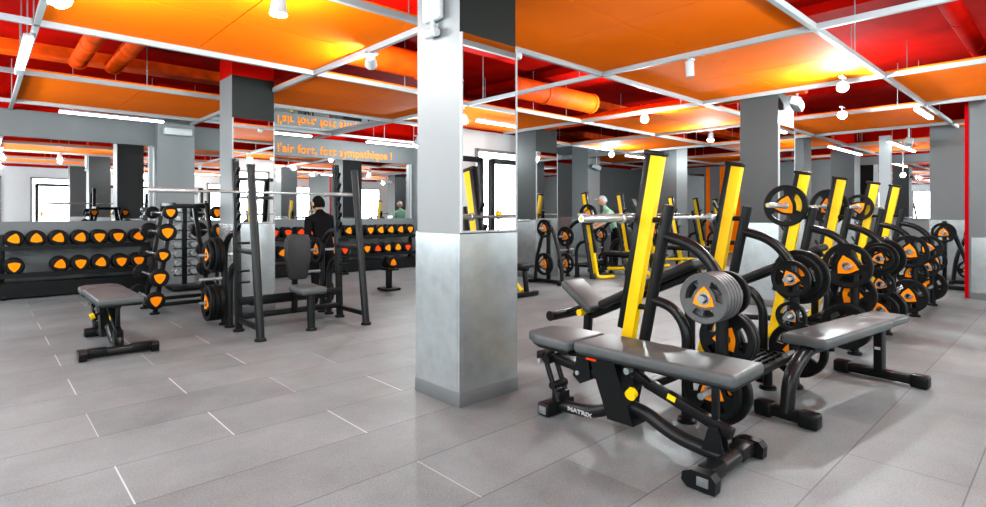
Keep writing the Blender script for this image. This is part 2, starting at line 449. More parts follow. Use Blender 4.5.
tube_light((13.4, 8.8, 2.96), (14.9, 8.8, 2.96), 'tube lamp far back near the green-shirted person', GLOWS)
tube_light((3.0, -1.4, 2.96), (4.6, -1.4, 2.96), 'added fill tube lamp over the cable machine behind the camera')  # added behind the camera as extra room light
tube_light((6.4, -1.4, 2.96), (8.0, -1.4, 2.96), 'added fill tube lamp over the cable machines at the front wall')  # second lamp added behind the camera for extra light
tube_light((-1.2, 2.0, 2.96), (-1.2, 3.6, 2.96), 'tube lamp near the left wall')
tube_light((-1.2, 7.0, 2.96), (-1.2, 8.6, 2.96), 'tube lamp near the left wall by the dumbbell rack')

def spot(loc, aim, label, glow=True, group='track spotlights', power=0):
    o = thing('track_spotlight', label, 'spotlight', loc, group=group)
    d = (Vector(aim)-Vector(loc)).normalized(); z = Vector((0, 0, .1))
    h = MB(); h.cyl(-d*.09, d*.07, .045, 20, .045 if not glow else .065); h.build('lamp_head', WHITE, o)
    s = MB(); s.cyl((0, 0, .01), (0, 0, ZC-loc[2]-.02), .009, 8); s.box((0, 0, ZC-loc[2]-.03), (.16, .035, .02)); s.build('bracket', WHITE, o)
    l = MB(); l.cyl(d*.07, d*.078, .042 if not glow else .06, 20); l.build('lens', GLOWX if glow else WHITE, o)
    if power:
        ld = bpy.data.lights.new('bulb', 'POINT'); ld.energy = power; ld.shadow_soft_size = .045; ld.color = (.84, .97, 1.)
        lo = bpy.data.objects.new('bulb', ld); COL.objects.link(lo); lo.parent = o; lo.location = d*.15
    return o
CAMP = (0, 0, H)
spot((8.23, 5.04, 2.93), CAMP, 'brightest spotlight seen above the first yellow uprights', power=210)
spot((7.8, 2.01, 2.9), CAMP, 'bright spotlight in the open red bay right of the dark column, upper one', power=150)
spot((10.03, 2.59, 2.9), CAMP, 'bright spotlight right of the dark column, lower one', power=150)
spot((5.64, 2.9, 2.9), (5.7, 2.8, 0), 'unlit white spotlight under the near orange boards at the upper right', False)
spot((1.68, 4.2, 2.94), (1.68, 4.3, 0), 'spotlight at the top edge left of the foreground column', power=45)
spot((.4, 4.9, 2.88), (2, 3, 0), 'spotlight on the left track next to the tube lamp', power=80)
spot((2.99, 5.06, 2.93), (3.49, 5.859999999999999, 2.7), 'white spotlight under the red bay left of the foreground column', True, power=75)
spot((12.4, 8.6, 2.9), CAMP, 'distant spotlight above the rear benches', power=150)
spot((16.4, 6.4, 2.9), CAMP, 'far spotlight near the orange wall strip', power=150)
spot((18.9, 3.4, 2.4), CAMP, 'far bright spotlight before the right wall mirror', power=45)
spot((5.6, -.9, 2.9), (5.6, 2, 0), 'added fill spotlight over the front wall machines near the flat bench', power=110)  # added outside the frame to lift the ceiling boards
spot((4.4, .5, 2.8), (4.4, .6, 0), 'added fill spotlight above the foreground adjustable bench', power=75)  # added out of view to brighten the near orange boards
spot((.4, 1.2, 2.9), (2, 2, 0), 'added fill spotlight above the photographer', power=120)  # unseen lamp added over the camera for more light
spot((11., 5.2, 2.9), (10, 5, 0), 'spotlight between the middle and the rear bench rows', power=130)
spot((7.0, 9.9, 2.9), (7, 11, 1), 'spotlight before the lettered wall beyond the column', power=165)
spot((14.5, .6, 2.9), (13, 1, 0), 'spotlight beyond the grey pier', power=100)
spot((-.9, 9.6, 2.85), (-1, 11, 0), 'spotlight in the corner before the dumbbell rack', power=130)

# wall units, speakers, sensors
o = thing('wall_speaker', 'white box speaker high on the grey pilaster left of the lettering', 'speaker', (2.74, 11.6, 2.86))
MB().box((0, 0, 0), (.46, .16, .13), bev=.02).build('case', WHITE, o); MB().box((0, .08, .02), (.12, .06, .06)).build('bracket', WHITE, o)
for (x, y, z, lb) in ((13.65, 10.0, 2.72, 'white box speaker on the pale column far behind the benches'), (8.54, 2.77, 2.9, 'white tilted speaker high beside the dark column'),
                      (13.6, 2.35, 2.75, 'white speaker near the ceiling by the pale right-hand column')):
    o = thing('wall_speaker', lb, 'speaker', (x, y, z)); MB().box((0, 0, 0), (.42, .14, .13), rot=(.3, .1, .2), bev=.03).build('case', WHITE, o)
    MB().cyl((0, 0, .05), (0, 0, ZC-z), .015, 8).build('bracket', WHITE, o)
# white unit on the foreground column
o = thing('access_point', 'white rounded wall box high on the foreground column', 'wall box', (2.43, 3.2, 2.88))
MB().box((-.03, 0, .06), (.06, .2, .42), bev=.022, seg=3).build('case', WHITE, o)
s = MB(); s.cyl((-.03, 0, -.15), (-.03, 0, -.22), .018, 10); s.build('stem', WHITE, o)
s = MB(); s.cyl((-.04, -.06, -.24), (-.04, .07, -.235), .03, 14); s.build('sensor', WHITE, o)
o = thing('ceiling_sensor', 'small white round sensor under the orange board beside the foreground column', 'sensor', (4.1, 4.01, 2.97))
MB().lathe([(.0, -.03), (.04, -.02), (.05, .0), (.05, .03), (.02, .06)], seg=18).build('case', WHITE, o)

# ------------------------------------------------------------------ weight plates, dumbbells, bars
def hub_outline(a, R, k=.42):
    # rounded triangle radius as a function of angle
    t = ((a-PI/2+PI/3) % (2*PI/3))-PI/3
    return R*(.6*.5/math.cos(PI/3-abs(t))+.4*.78)*1.08
def plate_mesh(R, t, body, ins, name='weight_plate', label='', holes=True, lite=False):
    """plate with its axis along local X, outer face towards -X"""
    o = thing(name, label, 'weight plate', group='weight plates on the bench horns')
    seg = 36 if lite else 48
    rad = [lambda a: .027, lambda a: hub_outline(a, R*.68), lambda a: R*.76, lambda a: R*.955, lambda a: R]
    half = [t*.42, t*.34, t*.42, t*.5, t*.34]
    m = MB(); vf, vb = [], []
    for i in range(5):
        for k in range(seg):
            a = 2*PI*k/seg; r = rad[i](a); y, z = r*math.cos(a), r*math.sin(a)
            vf.append((-half[i], y, z)); vb.append((half[i], y, z))
    bm = m.bm; A = [bm.verts.new(v) for v in vf]; B = [bm.verts.new(v) for v in vb]
    idx = lambda i, k: i*seg+(k % seg)
    solid = set()
    for i in range(4):
        for k in range(seg):
            a = ((2*PI*(k+.5)/seg-PI/2+PI/3) % (2*PI/3))-PI/3
            if holes and i == 1 and abs(a) > math.radians(20) : continue
            solid.add((i, k % seg))
    for (i, k) in solid:
        for S in (A, B):
            f = bm.faces.new([S[idx(i, k)], S[idx(i, k+1)], S[idx(i+1, k+1)], S[idx(i+1, k)]]); f.smooth = True
        if i == 0 or (i-1, k) not in solid:
            f = bm.faces.new([A[idx(i, k)], A[idx(i, k+1)], B[idx(i, k+1)], B[idx(i, k)]])
        if i == 3 or (i+1, k) not in solid:
            f = bm.faces.new([A[idx(i+1, k)], A[idx(i+1, k+1)], B[idx(i+1, k+1)], B[idx(i+1, k)]])
        if (i, (k+1) % seg) not in solid: bm.faces.new([A[idx(i, k+1)], A[idx(i+1, k+1)], B[idx(i+1, k+1)], B[idx(i, k+1)]])
        if (i, (k-1) % seg) not in solid: bm.faces.new([A[idx(i, k)], A[idx(i+1, k)], B[idx(i+1, k)], B[idx(i, k)]])
    m.build('disc', body, o)
    for sgn in (-1, 1):
        q = MB(); n = 36; pts = []
        for k in range(n):
            a = 2*PI*k/n; r = hub_outline(a, R*.5); pts.append((r*math.cos(a), r*math.sin(a)))
        inner = [(.03*math.cos(2*PI*k/n), .03*math.sin(2*PI*k/n)) for k in range(n)]
        x0, x1 = sgn*t*.40, sgn*t*.47
        vs = [(x, *p) for x in (x0, x1) for p in pts]+[(x, *p) for x in (x0, x1) for p in inner]
        fs = []
        for k in range(n):
            j = (k+1) % n
            fs += [[k, j, n+j, n+k], [n+k, n+j, 3*n+j, 3*n+k], [2*n+k, 2*n+j, 3*n+j, 3*n+k], [k, j, 2*n+j, 2*n+k]]
        q._add(vs, fs); q.build('centre_insert', ins, o)
        if lite: break
    if not lite:
        MB().lathe([(.027, -t*.5), (.04, -t*.5), (.04, -t*.44), (.027, -t*.44)], axis='X', seg=20, close=True).build('steel_ring', CHR, o)
    return o
PL = {}
PARK = (0, 0, -50)
def place_plate(kind, loc, rz, label, spin=0, group='weight plates on the bench horns', tilt=0):
    R, t, body, ins = {'L': (.212, .05, RUB, ORG), 'M': (.175, .045, RUB, ORG), 'S': (.14, .04, RUB, ORG), 'XS': (.11, .036, RUB, ORG), 'G': (.15, .036, GPL, ORG), 'D': (.21, .06, RUB, ORG)}[kind]
    if kind not in PL:
        o = PL[kind] = plate_mesh(R, t, body, ins, lite=False)
    else: o = dup(PL[kind], loc)
    o.location = loc; o.rotation_euler = Euler((0, 0, rz)).to_matrix().to_4x4().to_euler()
    o.rotation_euler = (Matrix.Rotation(rz, 4, 'Z') @ Matrix.Rotation(spin, 4, 'X')).to_euler()
    o['label'] = label; o['group'] = group
    return o

def barbell(loc, rz, L, label, cap=YEL, group='long barbells'):
    o = thing('barbell', label, 'barbell', loc, rz, group)
    MB().cyl((-L/2+.42, 0, 0), (L/2-.42, 0, 0), .0145, 14).build('shaft', CHR, o)
    for s in (-1, 1):
        q = MB(); q.lathe([(.012, s*(L/2-.46)), (.036, s*(L/2-.455)), (.036, s*(L/2-.435)), (.0255, s*(L/2-.43)), (.0255, s*(L/2-.006)), (.022, s*(L/2))], axis='X', seg=20)
        sl = q.build('sleeve', CHR, o)
        MB().lathe([(.0, s*(L/2)), (.012, s*(L/2)), (.012, s*(L/2+.003)), (.0, s*(L/2+.003))], axis='X', seg=16).build('end_cap', cap, sl)
    return o

def dumbbell_master(r, hl, gl, badge, label, name='dumbbell', group='', mt=RUB, hm=CHR):
    """axis along local Y, centred"""
    o = thing(name, label, 'dumbbell' if name == 'dumbbell' else 'barbell', group=group)
    MB().cyl((0, -gl/2-.01, 0), (0, gl/2+.01, 0), .016, 12).build('handle', hm, o)
    for s in (-1, 1):
        a, b = s*gl/2, s*(gl/2+hl)
        q = MB(); q.lathe([(.03, a), (r*.86, a), (r*.98, a+s*hl*.14), (r*.98, a+s*hl*.3), (r*.93, a+s*hl*.34), (r*.93, a+s*hl*.4), (r, a+s*hl*.44), (r, a+s*hl*.8), (r*.9, a+s*hl*.97), (r*.8, b), (r*.78, b-s*.004), (.02, b-s*.004)], axis='Y', seg=28)
        hd = q.build('head', mt, o)
        if badge:
            pts = []
            for k in range(30):
                an = 2*PI*k/30; rr = hub_outline(an, r*.72, .36); pts.append((rr*math.cos(an), rr*math.sin(an)))
            MB().prism(pts, b-s*.004, b+s*.003, 'Y').build('badge', badge, hd)
    return o

# ------------------------------------------------------------------ olympic bench stations
def foot_disc(mb, x, y): mb.lathe([(.0, 0), (.062, 0), (.062, .018), (.05, .03), (.0, .03)], (x, y, 0), seg=20)
def station(loc, rz, label, incline=True, group='olympic benches', yellow=True, s_kind='olympic'):
    """user faces +y (local); uprights near y=0, storage towards -y"""
    o = thing('weight_bench', label, 'weight bench', loc, rz, group)
    W = .625
    for s in (-1, 1):
        x = s*W
        if s_kind == 'olympic':
            up = MB(); a, b = Vector((x, .2, .12)), Vector((x, -.098, 1.745)); up.beam(a, b, .088, .06, up=(1, 0, 0))
            u = up.build('upright', YEL, o)
            f = MB(); n = Vector((0, .062, .01)); f.beam(a+n+(b-a)*.25, b+n, .045, .066, up=(1, 0, 0), bev=.003)
            low = fillet([(x, .215, .16), (x, .24, .05), (x*.86, .34, .045), (x*.4, .36, .045)], .1)
            f.build('front_strip', TUBE, u)
            b2 = MB(); b2.tube(low, .034, 14); b2.build('foot_bend', YEL, u)
            cap = MB(); cap.box((x, -.078, 1.75), (.075, .155, .035), rot=(.18, 0, 0), bev=.01); cap.build('cap', BLACK, u)
            hk = MB()
            for z in (.98, 1.2, 1.4):
                yy = .2-.3*(z-.12)/1.64+.045
                hk.prism([(yy-.02, z-.09), (yy+.035, z-.07), (yy+.095, z+.02), (yy+.085, z+.045), (yy+.06, z-.005), (yy+.02, z-.02), (yy-.02, z+.03)], x-.022, x+.022, 'X')
            hk.prism([(.055, .86), (.095, .86), (.0, 1.5), (-.045, 1.5)], x-.01, x+.01, 'X')
            hk.build('bar_hook', BLACK, u)
            d = MB(); d.cyl((x, .1, 0.02), (x, -.175, 1.4), .039, 18); d.build('rear_tube', TUBE, o)
            l = MB(); l.cyl((x, .02, 1.3), (x, -.14, 1.3), .02, 12); l.cyl((x, .1, .7), (x, -.02, .7), .02, 12); l.build('link_rod', BLACK, o)
            a1 = fillet([(x, -.125, 1.2), (x, -.36, 1.14), (x, -.53, .95), (x, -.53, .02)], .16, 8)
            a2 = fillet([(x, -.05, .76), (x, -.2, .73), (x, -.3, .6), (x, -.3, .02)], .1, 8)
            yst = -.53
        else:
            up = MB(); up.beam((x, .0, .02), (x, -.12, 1.97), .06, .07, up=(1, 0, 0)); u = up.build('ladder_post', TUBE, o)
            hk = MB()
            for k, z in enumerate((1.2, 1.32, 1.44, 1.56, 1.7, 1.84)):
                yy = -.12*z/1.97+.03
                hk.prism([(yy, z-.07), (yy+.03, z-.06), (yy+.075, z+.01), (yy+.065, z+.03), (yy+.04, z-.01), (yy, z+.0)], x-.02, x+.02, 'X')
            hk.prism([(-.045, 1.1), (-.015, 1.1), (-.06, 1.93), (-.09, 1.93)], x-.022, x+.022, 'X')
            hk.build('bar_hook', BLACK, u)
            d = MB(); d.cyl((x, .66, .02), (x, .38, 1.85), .043, 18); d.build('front_post', TUBE, o)
            c = MB(); c.lathe([(0, 0), (.046, 0), (.046, .03), (0, .035)], (x, .379, 1.845), seg=18); foot_disc(c, x, .66); c.build('post_cap', BLACK, o)
            l = MB(); l.beam((x, .63, .13), (x, .0, .13), .05, .05); l.beam((x, .52, .92), (x, -.04, .92), .05, .05); l.build('side_rail', BLACK, o)
            l = MB()
            for z in (.55, .68, 1.0):
                l.cyl((x-.12, .0, z), (x, .0, z), .014, 10)
            l.build('band_peg', BLACK, o)
            a1 = fillet([(x, -.06, 1.12), (x, -.3, 1.1), (x, -.5, .92), (x, -.5, .02)], .16, 8)
            a2 = fillet([(x, -.03, .76), (x, -.2, .73), (x, -.3, .6), (x, -.3, .02)], .1, 8)
            yst = -.5
        MB().tube(a1, .037, 16).build('storage_tube', TUBE, o)
        MB().tube(a2, .034, 16).build('inner_tube', TUBE, o)
        fd = MB(); foot_disc(fd, x, yst); foot_disc(fd, x, -.3); foot_disc(fd, x, .12 if s_kind == 'olympic' else 0); fd.build('rubber_foot', BLACK, o)
        for z in (.845, .56, .28):
            for sd in (-1, 1):
                if s == -1 and sd == -1 and z == .56: continue
                Lh = .25 if sd == s else .16
                h = MB(); h.cyl((x+sd*.03, yst, z), (x+sd*(.03+Lh), yst, z), .02, 14); h.build('storage_horn', CHR, o)
    # cross frame
    c = MB(); c.beam((-W+.03, .0, .16), (W-.03, .0, .16), .07, .06); c.build('cross_beam', BLACK, o)
    if s_kind == 'olympic' and not incline or s_kind != 'olympic':
        pass
    if s_kind == 'olympic':
        if incline:
            ang = math.atan2(.42, .85)
            pa = Vector((0, .76, .56)); pb = Vector((0, -.1, .98)); mid = (pa+pb)/2
            MB().box(mid, (.29, (pb-pa).length, .075), rot=(-ang, 0, 0), bev=.03, seg=3).build('back_pad', PADD, o)
            MB().box((0, 1.0, .61), (.3, .38, .075), rot=(.62, 0, 0), bev=.03, seg=3).build('seat_pad', PAD, o)
            r = MB(); r.beam((0, .9, .44), (0, -.08, .9), .06, .05); r.beam((0, .0, .16), (0, .0, .84), .06, .06); r.build('spine', BLACK, o)
            r = MB(); r.beam((0, 1.32, .06), (0, .03, .16), .06, .06); r.beam((0, .98, .1), (0, .95, .56), .06, .06); r.build('base_rail', BLACK, o)
            r = MB(); r.box((0, 1.32, .05), (.5, .08, .08), bev=.015); r.build('front_foot', BLACK, o)
            r = MB(); r.cyl((-.22, 1.22, .42), (.22, 1.22, .42), .045, 18); r.build('leg_roller', BLACK, o)
            r = MB(); r.beam((0, 1.04, .5), (0, 1.22, .42), .04, .04); r.build('roller_arm', BLACK, o)
            r = MB(); r.cyl((-.05, .97, .47), (-.12, .97, .47), .03, 16); r.build('adjuster_knob', YEL, o)
        else:
            MB().box((0, .62, .5), (.3, 1.25, .075), bev=.03, seg=3).build('back_pad', PADD, o)
            r = MB(); r.beam((0, 1.22, .44), (0, .0, .44), .06, .05); r.beam((0, .0, .16), (0, .0, .42), .06, .06); r.beam((0, 1.15, .42), (0, 1.2, .05), .06, .06); r.build('spine', BLACK, o)
            r = MB(); r.tube(fillet([(0, .05, .16), (0, .5, .2), (0, .9, .22), (0, 1.1, .08)], .1), .034, 12); r.build('yellow_base_rail', YEL, o)
            r = MB(); r.box((0, 1.2, .045), (.5, .08, .07), bev=.012); r.build('front_foot', BLACK, o)
        # spotter platform
        pt = MB(); n = 9
        for k in range(n): pt.box((.1-.0, -.5+.42*k/(n-1), .25), (.92, .02, .02))
        for k in range(8): pt.box((-.34+.125*k, -.29, .243), (.02, .46, .018))
        pt.box((.1, -.52, .24), (.98, .03, .045)); pt.box((.1, -.06, .24), (.98, .03, .045)); pt.box((-.38, -.29, .24), (.03, .46, .045)); pt.box((.58, -.29, .24), (.03, .46, .045))
        pt.build('spotter_platform', BLACK, o)
        pl = MB()
        for x in (-.3, .45):
            pl.cyl((x, -.4, .01), (x, -.4, .23), .033, 14); foot_disc(pl, x, -.4)
        pl.build('platform_post', BLACK, o)
    else:
        bp = MB(); bp.prism([(-.1, .55), (.1, .55), (.155, .8), (.15, 1.02), (.11, 1.09), (-.11, 1.09), (-.15, 1.02), (-.155, .8)], .11, .19, 'Y')
        bmesh.ops.bevel(bp.bm, geom=bp.bm.edges[:], offset=.02, segments=3, profile=.5, affect='EDGES')
        for f in bp.bm.faces: f.smooth = True
        bp.build('back_pad', PADD, o)
        MB().box((0, .42, .46), (.3, .4, .08), rot=(-.03, 0, 0), bev=.03, seg=3).build('seat_pad', PAD, o)
        r = MB(); r.beam((0, .06, .16), (0, .06, .95), .06, .05); r.beam((0, .0, .33), (0, .5, .38), .06, .06); r.build('spine', BLACK, o)
        r = MB(); r.cyl((0, .52, .02), (0, .5, .42), .045, 16); foot_disc(r, 0, .52); r.build('seat_post', TUBE, o)
        r = MB(); r.beam((-W, .0, .34), (W, .0, .34), .06, .09); r.build('rear_cross_beam', BLACK, o)
        pt = MB()
        for k in range(8): pt.box((0, -.48+.4*k/7, .3), (.9, .02, .02))
        pt.box((0, -.5, .29), (.95, .03, .05)); pt.box((0, -.06, .29), (.95, .03, .05)); pt.box((-.46, -.28, .29), (.03, .45, .05)); pt.box((.46, -.28, .29), (.03, .45, .05))
        pt.build('spotter_platform', BLACK, o)
    return o
SY = 2.04
near = station((3.97, SY, 0), 0, 'incline olympic bench nearest the camera, its yellow uprights behind the foreground adjustable bench')
mid_ = dup(near, (6.72, SY-.04, 0), 0, 'middle incline olympic bench of the front row, behind the flat bench')
far_ = dup(near, (9.5, SY-.04, 0), 0, 'farthest incline olympic bench of the front row, next to the pale column')
rear = station((6.4, 7.25, 0), PI, 'flat olympic bench mostly hidden behind the foreground column', incline=False, group='rear olympic benches')
dup(rear, (9.75, 6.9, 0), PI, 'rear olympic bench with yellow base seen left of the first yellow upright')
dup(rear, (12.7, 7.3, 0), PI, 'rear olympic bench with yellow base seen between the first two yellow uprights')
dup(rear, (15.9, 7.6, 0), PI, 'farthest rear olympic bench beyond the grey middle columns')
left = station((2.79, 6.55, 0), PI, 'black olympic shoulder bench with ladder posts by the second column', s_kind='shoulder', group='shoulder bench')
for o in left.children:
    pass

# plates on the front row:  (station x, frame side, horn z, facing side, [kinds])
NM = {3.97: 'nearest', 6.7: 'middle', 9.45: 'farthest'}
def horn_plates(cx, cy, rz, frame, z, side, kinds, who, yoff=-.53, group='weight plates on the bench horns'):
    R = Matrix.Rotation(rz, 4, 'Z')
    d = .05
    T = {'L': .05, 'M': .045, 'S': .04, 'XS': .036, 'G': .036, 'D': .06}
    fn = {-1: 'left', 1: 'right'}[frame if rz == 0 else -frame]
    lv = {.845: 'top', .56: 'middle', .28: 'bottom'}[z]
    for k, kd in enumerate(kinds):
        kd = 'XS' if kd == 'X' else kd
        x = frame*.625+side*(d+T[kd]/2); d += T[kd]+.004
        p = R @ Vector((x, yoff, z)); outw = (side == frame)
        pos = ('lone plate' if len(kinds) == 1 else ['innermost plate', 'second plate', 'third plate', 'fourth plate', 'outermost plate'][k])
        size = {'L': 'large black', 'M': 'medium black', 'S': 'small black', 'XS': 'tiny black', 'G': 'grey', 'D': 'thick black'}[kd]
        place_plate(kd, (cx+p.x, cy+p.y, z), (0 if (R @ Vector((side, 0, 0))).x < 0 else PI), f'{size} {pos}, {lv} {"outer" if outw else "inner"} horn, {fn} frame of {who}', spin=random.uniform(-.5, .5), group=group)
for cx, spec in ((3.97, [(-1, .845, -1, 'GGGGG'), (-1, .845, 1, 'S'), (-1, .56, 1, 'MM'), (-1, .28, -1, 'LM'), (1, .845, -1, 'S'), (1, .845, 1, 'ML'), (1, .56, -1, 'X'), (1, .28, 1, 'L')]),
                 (6.7, [(-1, .845, -1, 'L'), (-1, .845, 1, 'M'), (-1, .56, 1, 'LM'), (-1, .28, -1, 'LL'), (1, .845, -1, 'MS'), (1, .56, -1, 'S'), (1, .845, 1, 'LM'), (1, .28, 1, 'LL'), (1, .28, -1, 'M')]),
                 (9.45, [(-1, .845, -1, 'L'), (-1, .56, 1, 'M'), (-1, .28, -1, 'LL'), (1, .845, -1, 'M'), (1, .28, 1, 'LM'), (1, .56, -1, 'S')])):
    for (fr, z, sd, ks) in spec: horn_plates(cx, SY, 0, fr, z, sd, ks, f'{NM[cx]} incline bench')
# second frame of the nearest bench: outward horns facing the camera side carry small plates
for (x0, y0, rz, who) in ((6.4, 7.25, PI, 'bench behind steel-clad column'), (9.75, 6.9, PI, 'rear bench by plate tree'), (12.7, 7.3, PI, 'second rear bench')):
    for (fr, z, sd, ks) in ((1, .845, 1, 'L'), (1, .28, 1, 'L'), (-1, .845, 1, 'M'), (-1, .28, -1, 'M')):
        horn_plates(x0, y0, rz, fr, z, sd, ks, who)
for (fr, z, sd, ks) in ((1, .845, 1, 'LLM'), (1, .28, 1, 'LLL'), (-1, .845, 1, 'M'), (-1, .28, -1, 'M')):
    horn_plates(2.79, 6.55, PI, fr, z, sd, ks, 'shoulder bench', yoff=-.5)

barbell((3.86, SY+.1, 1.31), 0, 2.2, 'barbell without plates racked on the nearest yellow-fronted bench')
barbell((6.68, SY+.03, 1.42), 0, 2.2, 'barbell with one plate each side on the middle yellow-fronted bench')
barbell((9.4, SY+.03, 1.42), 0, 2.2, 'barbell with a plate on the farthest yellow-fronted bench')
barbell((2.43, 6.47, 1.58), 0, 2.34, 'barbell lying across the black shoulder bench by the second column')
barbell((6.5, 7.12, 1.2), 0, 2.2, 'barbell whose ends stick out either side of the foreground column')
barbell((9.75, 6.78, 1.31), 0, 2.2, 'barbell on the rear bench left of the first yellow upright')
barbell((12.7, 7.18, 1.31), 0, 2.2, 'barbell on the rear bench between the first two yellow uprights')
place_plate('L', (6.05, SY+.03, 1.42), 0, 'large plate on the left sleeve of the middle racked barbell', .3, 'plates on racked barbells')
place_plate('L', (7.47, SY+.03, 1.42), PI, 'large plate on the right sleeve of the middle racked barbell', .2, 'plates on racked barbells')
place_plate('M', (8.79, SY+.03, 1.42), 0, 'medium plate on the left sleeve of the farthest racked barbell', .9, 'plates on racked barbells')
place_plate('L', (8.65+.32, 6.78, 1.31), 0, 'large plate on the left sleeve of the rear racked barbell', .3, 'plates on racked barbells')
place_plate('M', (5.4+.38, 7.12, 1.2), 0, 'medium plate on the hidden barbell left of the foreground column', .3, 'plates on racked barbells')

# ------------------------------------------------------------------ adjustable bench
def adj_bench(loc, rz, label, seatpad=True, letters=True):
    o = thing('adjustable_bench', label, 'bench', loc, rz, 'adjustable benches')
    # pads
    MB().box((.0, .375, .525), (.37, .99, .065), bev=.02, seg=3).build('back_pad', PAD, o)
    MB().box((0, .375, .485), (.345, .96, .02), bev=.006).build('back_pad_base', BLACK, o)
    sp = MB(); sp.prism([(-.2, .90), (.2, .90), (.19, 1.18), (.12, 1.31), (-.12, 1.31), (-.19, 1.18)], .485, .552, 'Z')
    bmesh.ops.bevel(sp.bm, geom=sp.bm.edges[:], offset=.022, segments=3, profile=.5, affect='EDGES')
    for f in sp.bm.faces: f.smooth = True
    sp.build('seat_pad', PAD, o)
    MB().prism([(-.17, .92), (.17, .92), (.16, 1.17), (.1, 1.28), (-.1, 1.28), (-.16, 1.17)], .465, .49, 'Z').build('seat_base', BLACK, o)
    # front foot
    f = MB(); f.cyl((-.26, 0, .052), (.26, 0, .052), .042, 20); f.build('foot_bar', TUBE, o)
    f = MB()
    for s in (-1, 1):
        f.box((s*.17, 0, .062), (.15, .09, .075), bev=.012); 
    f.build('foot_cover', BLACK, o)
    for s in (-1, 1):
        e = MB(); e.prism([(-.08, .008), (.06, .008), (.09, .035), (.085, .075), (.04, .098), (-.06, .098), (-.085, .07)], s*.255, s*.315, 'X')
        c = e.build('end_cap', BLACK, o)
        q = MB(); q.box((s*.316, -.02, .055), (.006, .06, .045), bev=.004); q.cyl((s*.317, -.02, .055), (s*.323, -.02, .055), .011, 12); q.build('cap_recess', GREYM, c)
    # curved spine
    sp = MB(); sp.tube(fillet([(0, .02, .07), (0, .3, .1), (0, .5, .19), (0, .64, .19), (0, .845, .08), (0, 1.12, .06)], .16, 8), .04, 18); sp.build('spine', TUBE, o)
    # rear foot
    e = MB(); e.box((0, 1.16, .05), (.28, .1, .09), bev=.018); rf = e.build('rear_foot', BLACK, o)
    q = MB(); q.box((-.142, 1.16, .05), (.008, .06, .05), bev=.003); q.build('foot_recess', GREYM, rf)
    # centre bracket
    b = MB()
    for s in (-1, 1): b.prism([(.52, .1), (.7, .1), (.84, .46), (.66, .46)], s*.062-.006, s*.062+.006, 'X')
    b.prism([(.52, .1), (.53, .1), (.67, .46), (.66, .46)], -.06, .06, 'X'); b.prism([(.69, .1), (.7, .1), (.84, .46), (.83, .46)], -.06, .06, 'X')
    b.build('centre_bracket', BLACK, o)
    # adjustment beam and ladder
    b = MB(); b.beam((.0, -.03, .2), (.0, .44, .35), .05, .055); b.build('adjuster_beam', BLACK, o)
    b = MB()
    for s in (-1, 1): b.prism([(.0, .09), (.12, .09), (.08, .23), (.03, .23)], s*.035-.004, s*.035+.004, 'X')
    b.build('front_bracket', BLACK, o)
    b = MB(); b.beam((0, .06, .26), (0, .06, .47), .035, .035); b.beam((0, .44, .34), (0, .62, .44), .045, .045); b.beam((0, .1, .45), (0, .84, .45), .07, .035); b.build('pad_rail', BLACK, o)
    b = MB(); b.cyl((-.05, .48, .36), (-.15, .48, .32), .012, 10); kn = b.build('knob_rod', BLACK, o)
    b = MB(); b.cyl((-.13, .48, .328), (-.165, .48, .315), .032, 18); b.build('knob', YEL, kn)
    b = MB(); b.cyl((-.08, .56, .42), (-.03, .56, .42), .02, 14); b.build('pivot_bolt', CHR, o)
    # seat support arms
    b = MB(); b.beam((-.0, .8, .33), (0, 1.16, .37), .07, .05); b.prism([(.84, .3), (.92, .26), (.98, .3), (.94, .47), (.86, .47)], -.05, .05, 'X'); b.build('seat_arm', BLACK, o)
    b = MB(); b.tube(fillet([(-.05, 1.1, .46), (-.05, 1.22, .38), (-.05, 1.17, .26), (-.05, 1.1, .1)], .06), .018, 10)
    b.tube(fillet([(.05, 1.1, .46), (.05, 1.22, .38), (.05, 1.17, .26), (.05, 1.1, .1)], .06), .018, 10)
    b.cyl((-.07, 1.19, .36), (.07, 1.19, .36), .03, 14); b.cyl((-.07, 1.14, .2), (.07, 1.14, .2), .026, 14); b.box((0, 1.12, .13), (.11, .07, .07), bev=.01); b.build('seat_link', BLACK, o)
    b = MB(); b.cyl((-.09, 1.24, .35), (-.07, 1.24, .35), .016, 12); b.cyl((-.075, 1.1, .44), (-.06, 1.1, .44), .013, 12); b.cyl((-.072, .93, .33), (-.062, .93, .33), .014, 12); b.build('bolt', CHR, o)
    b = MB(); b.box((-.07, .82, .44), (.004, .075, .02)); b.build('warning_sticker', ORR, o)
    b = MB(); b.box((-.028, .3, .315), (.004, .05, .03), rot=(.3, 0, 0)); b.build('yellow_sticker', YEL, o)
    if letters:
        text_mesh('lettering', 'MATRIX', .036, LETG, o, loc=(-.0405, 1.03, .06), rot=(PI/2, 0, -PI/2), ext=.0015, bold=.001, sx=1.5)
    return o
fb = adj_bench((2.85, 1.26, 0), 0, 'large grey adjustable bench in the right foreground beside the steel-clad column')
adj_bench((.97, 6.2, 0), 0, 'grey adjustable bench standing alone on the left before the dumbbell racks', letters=False)

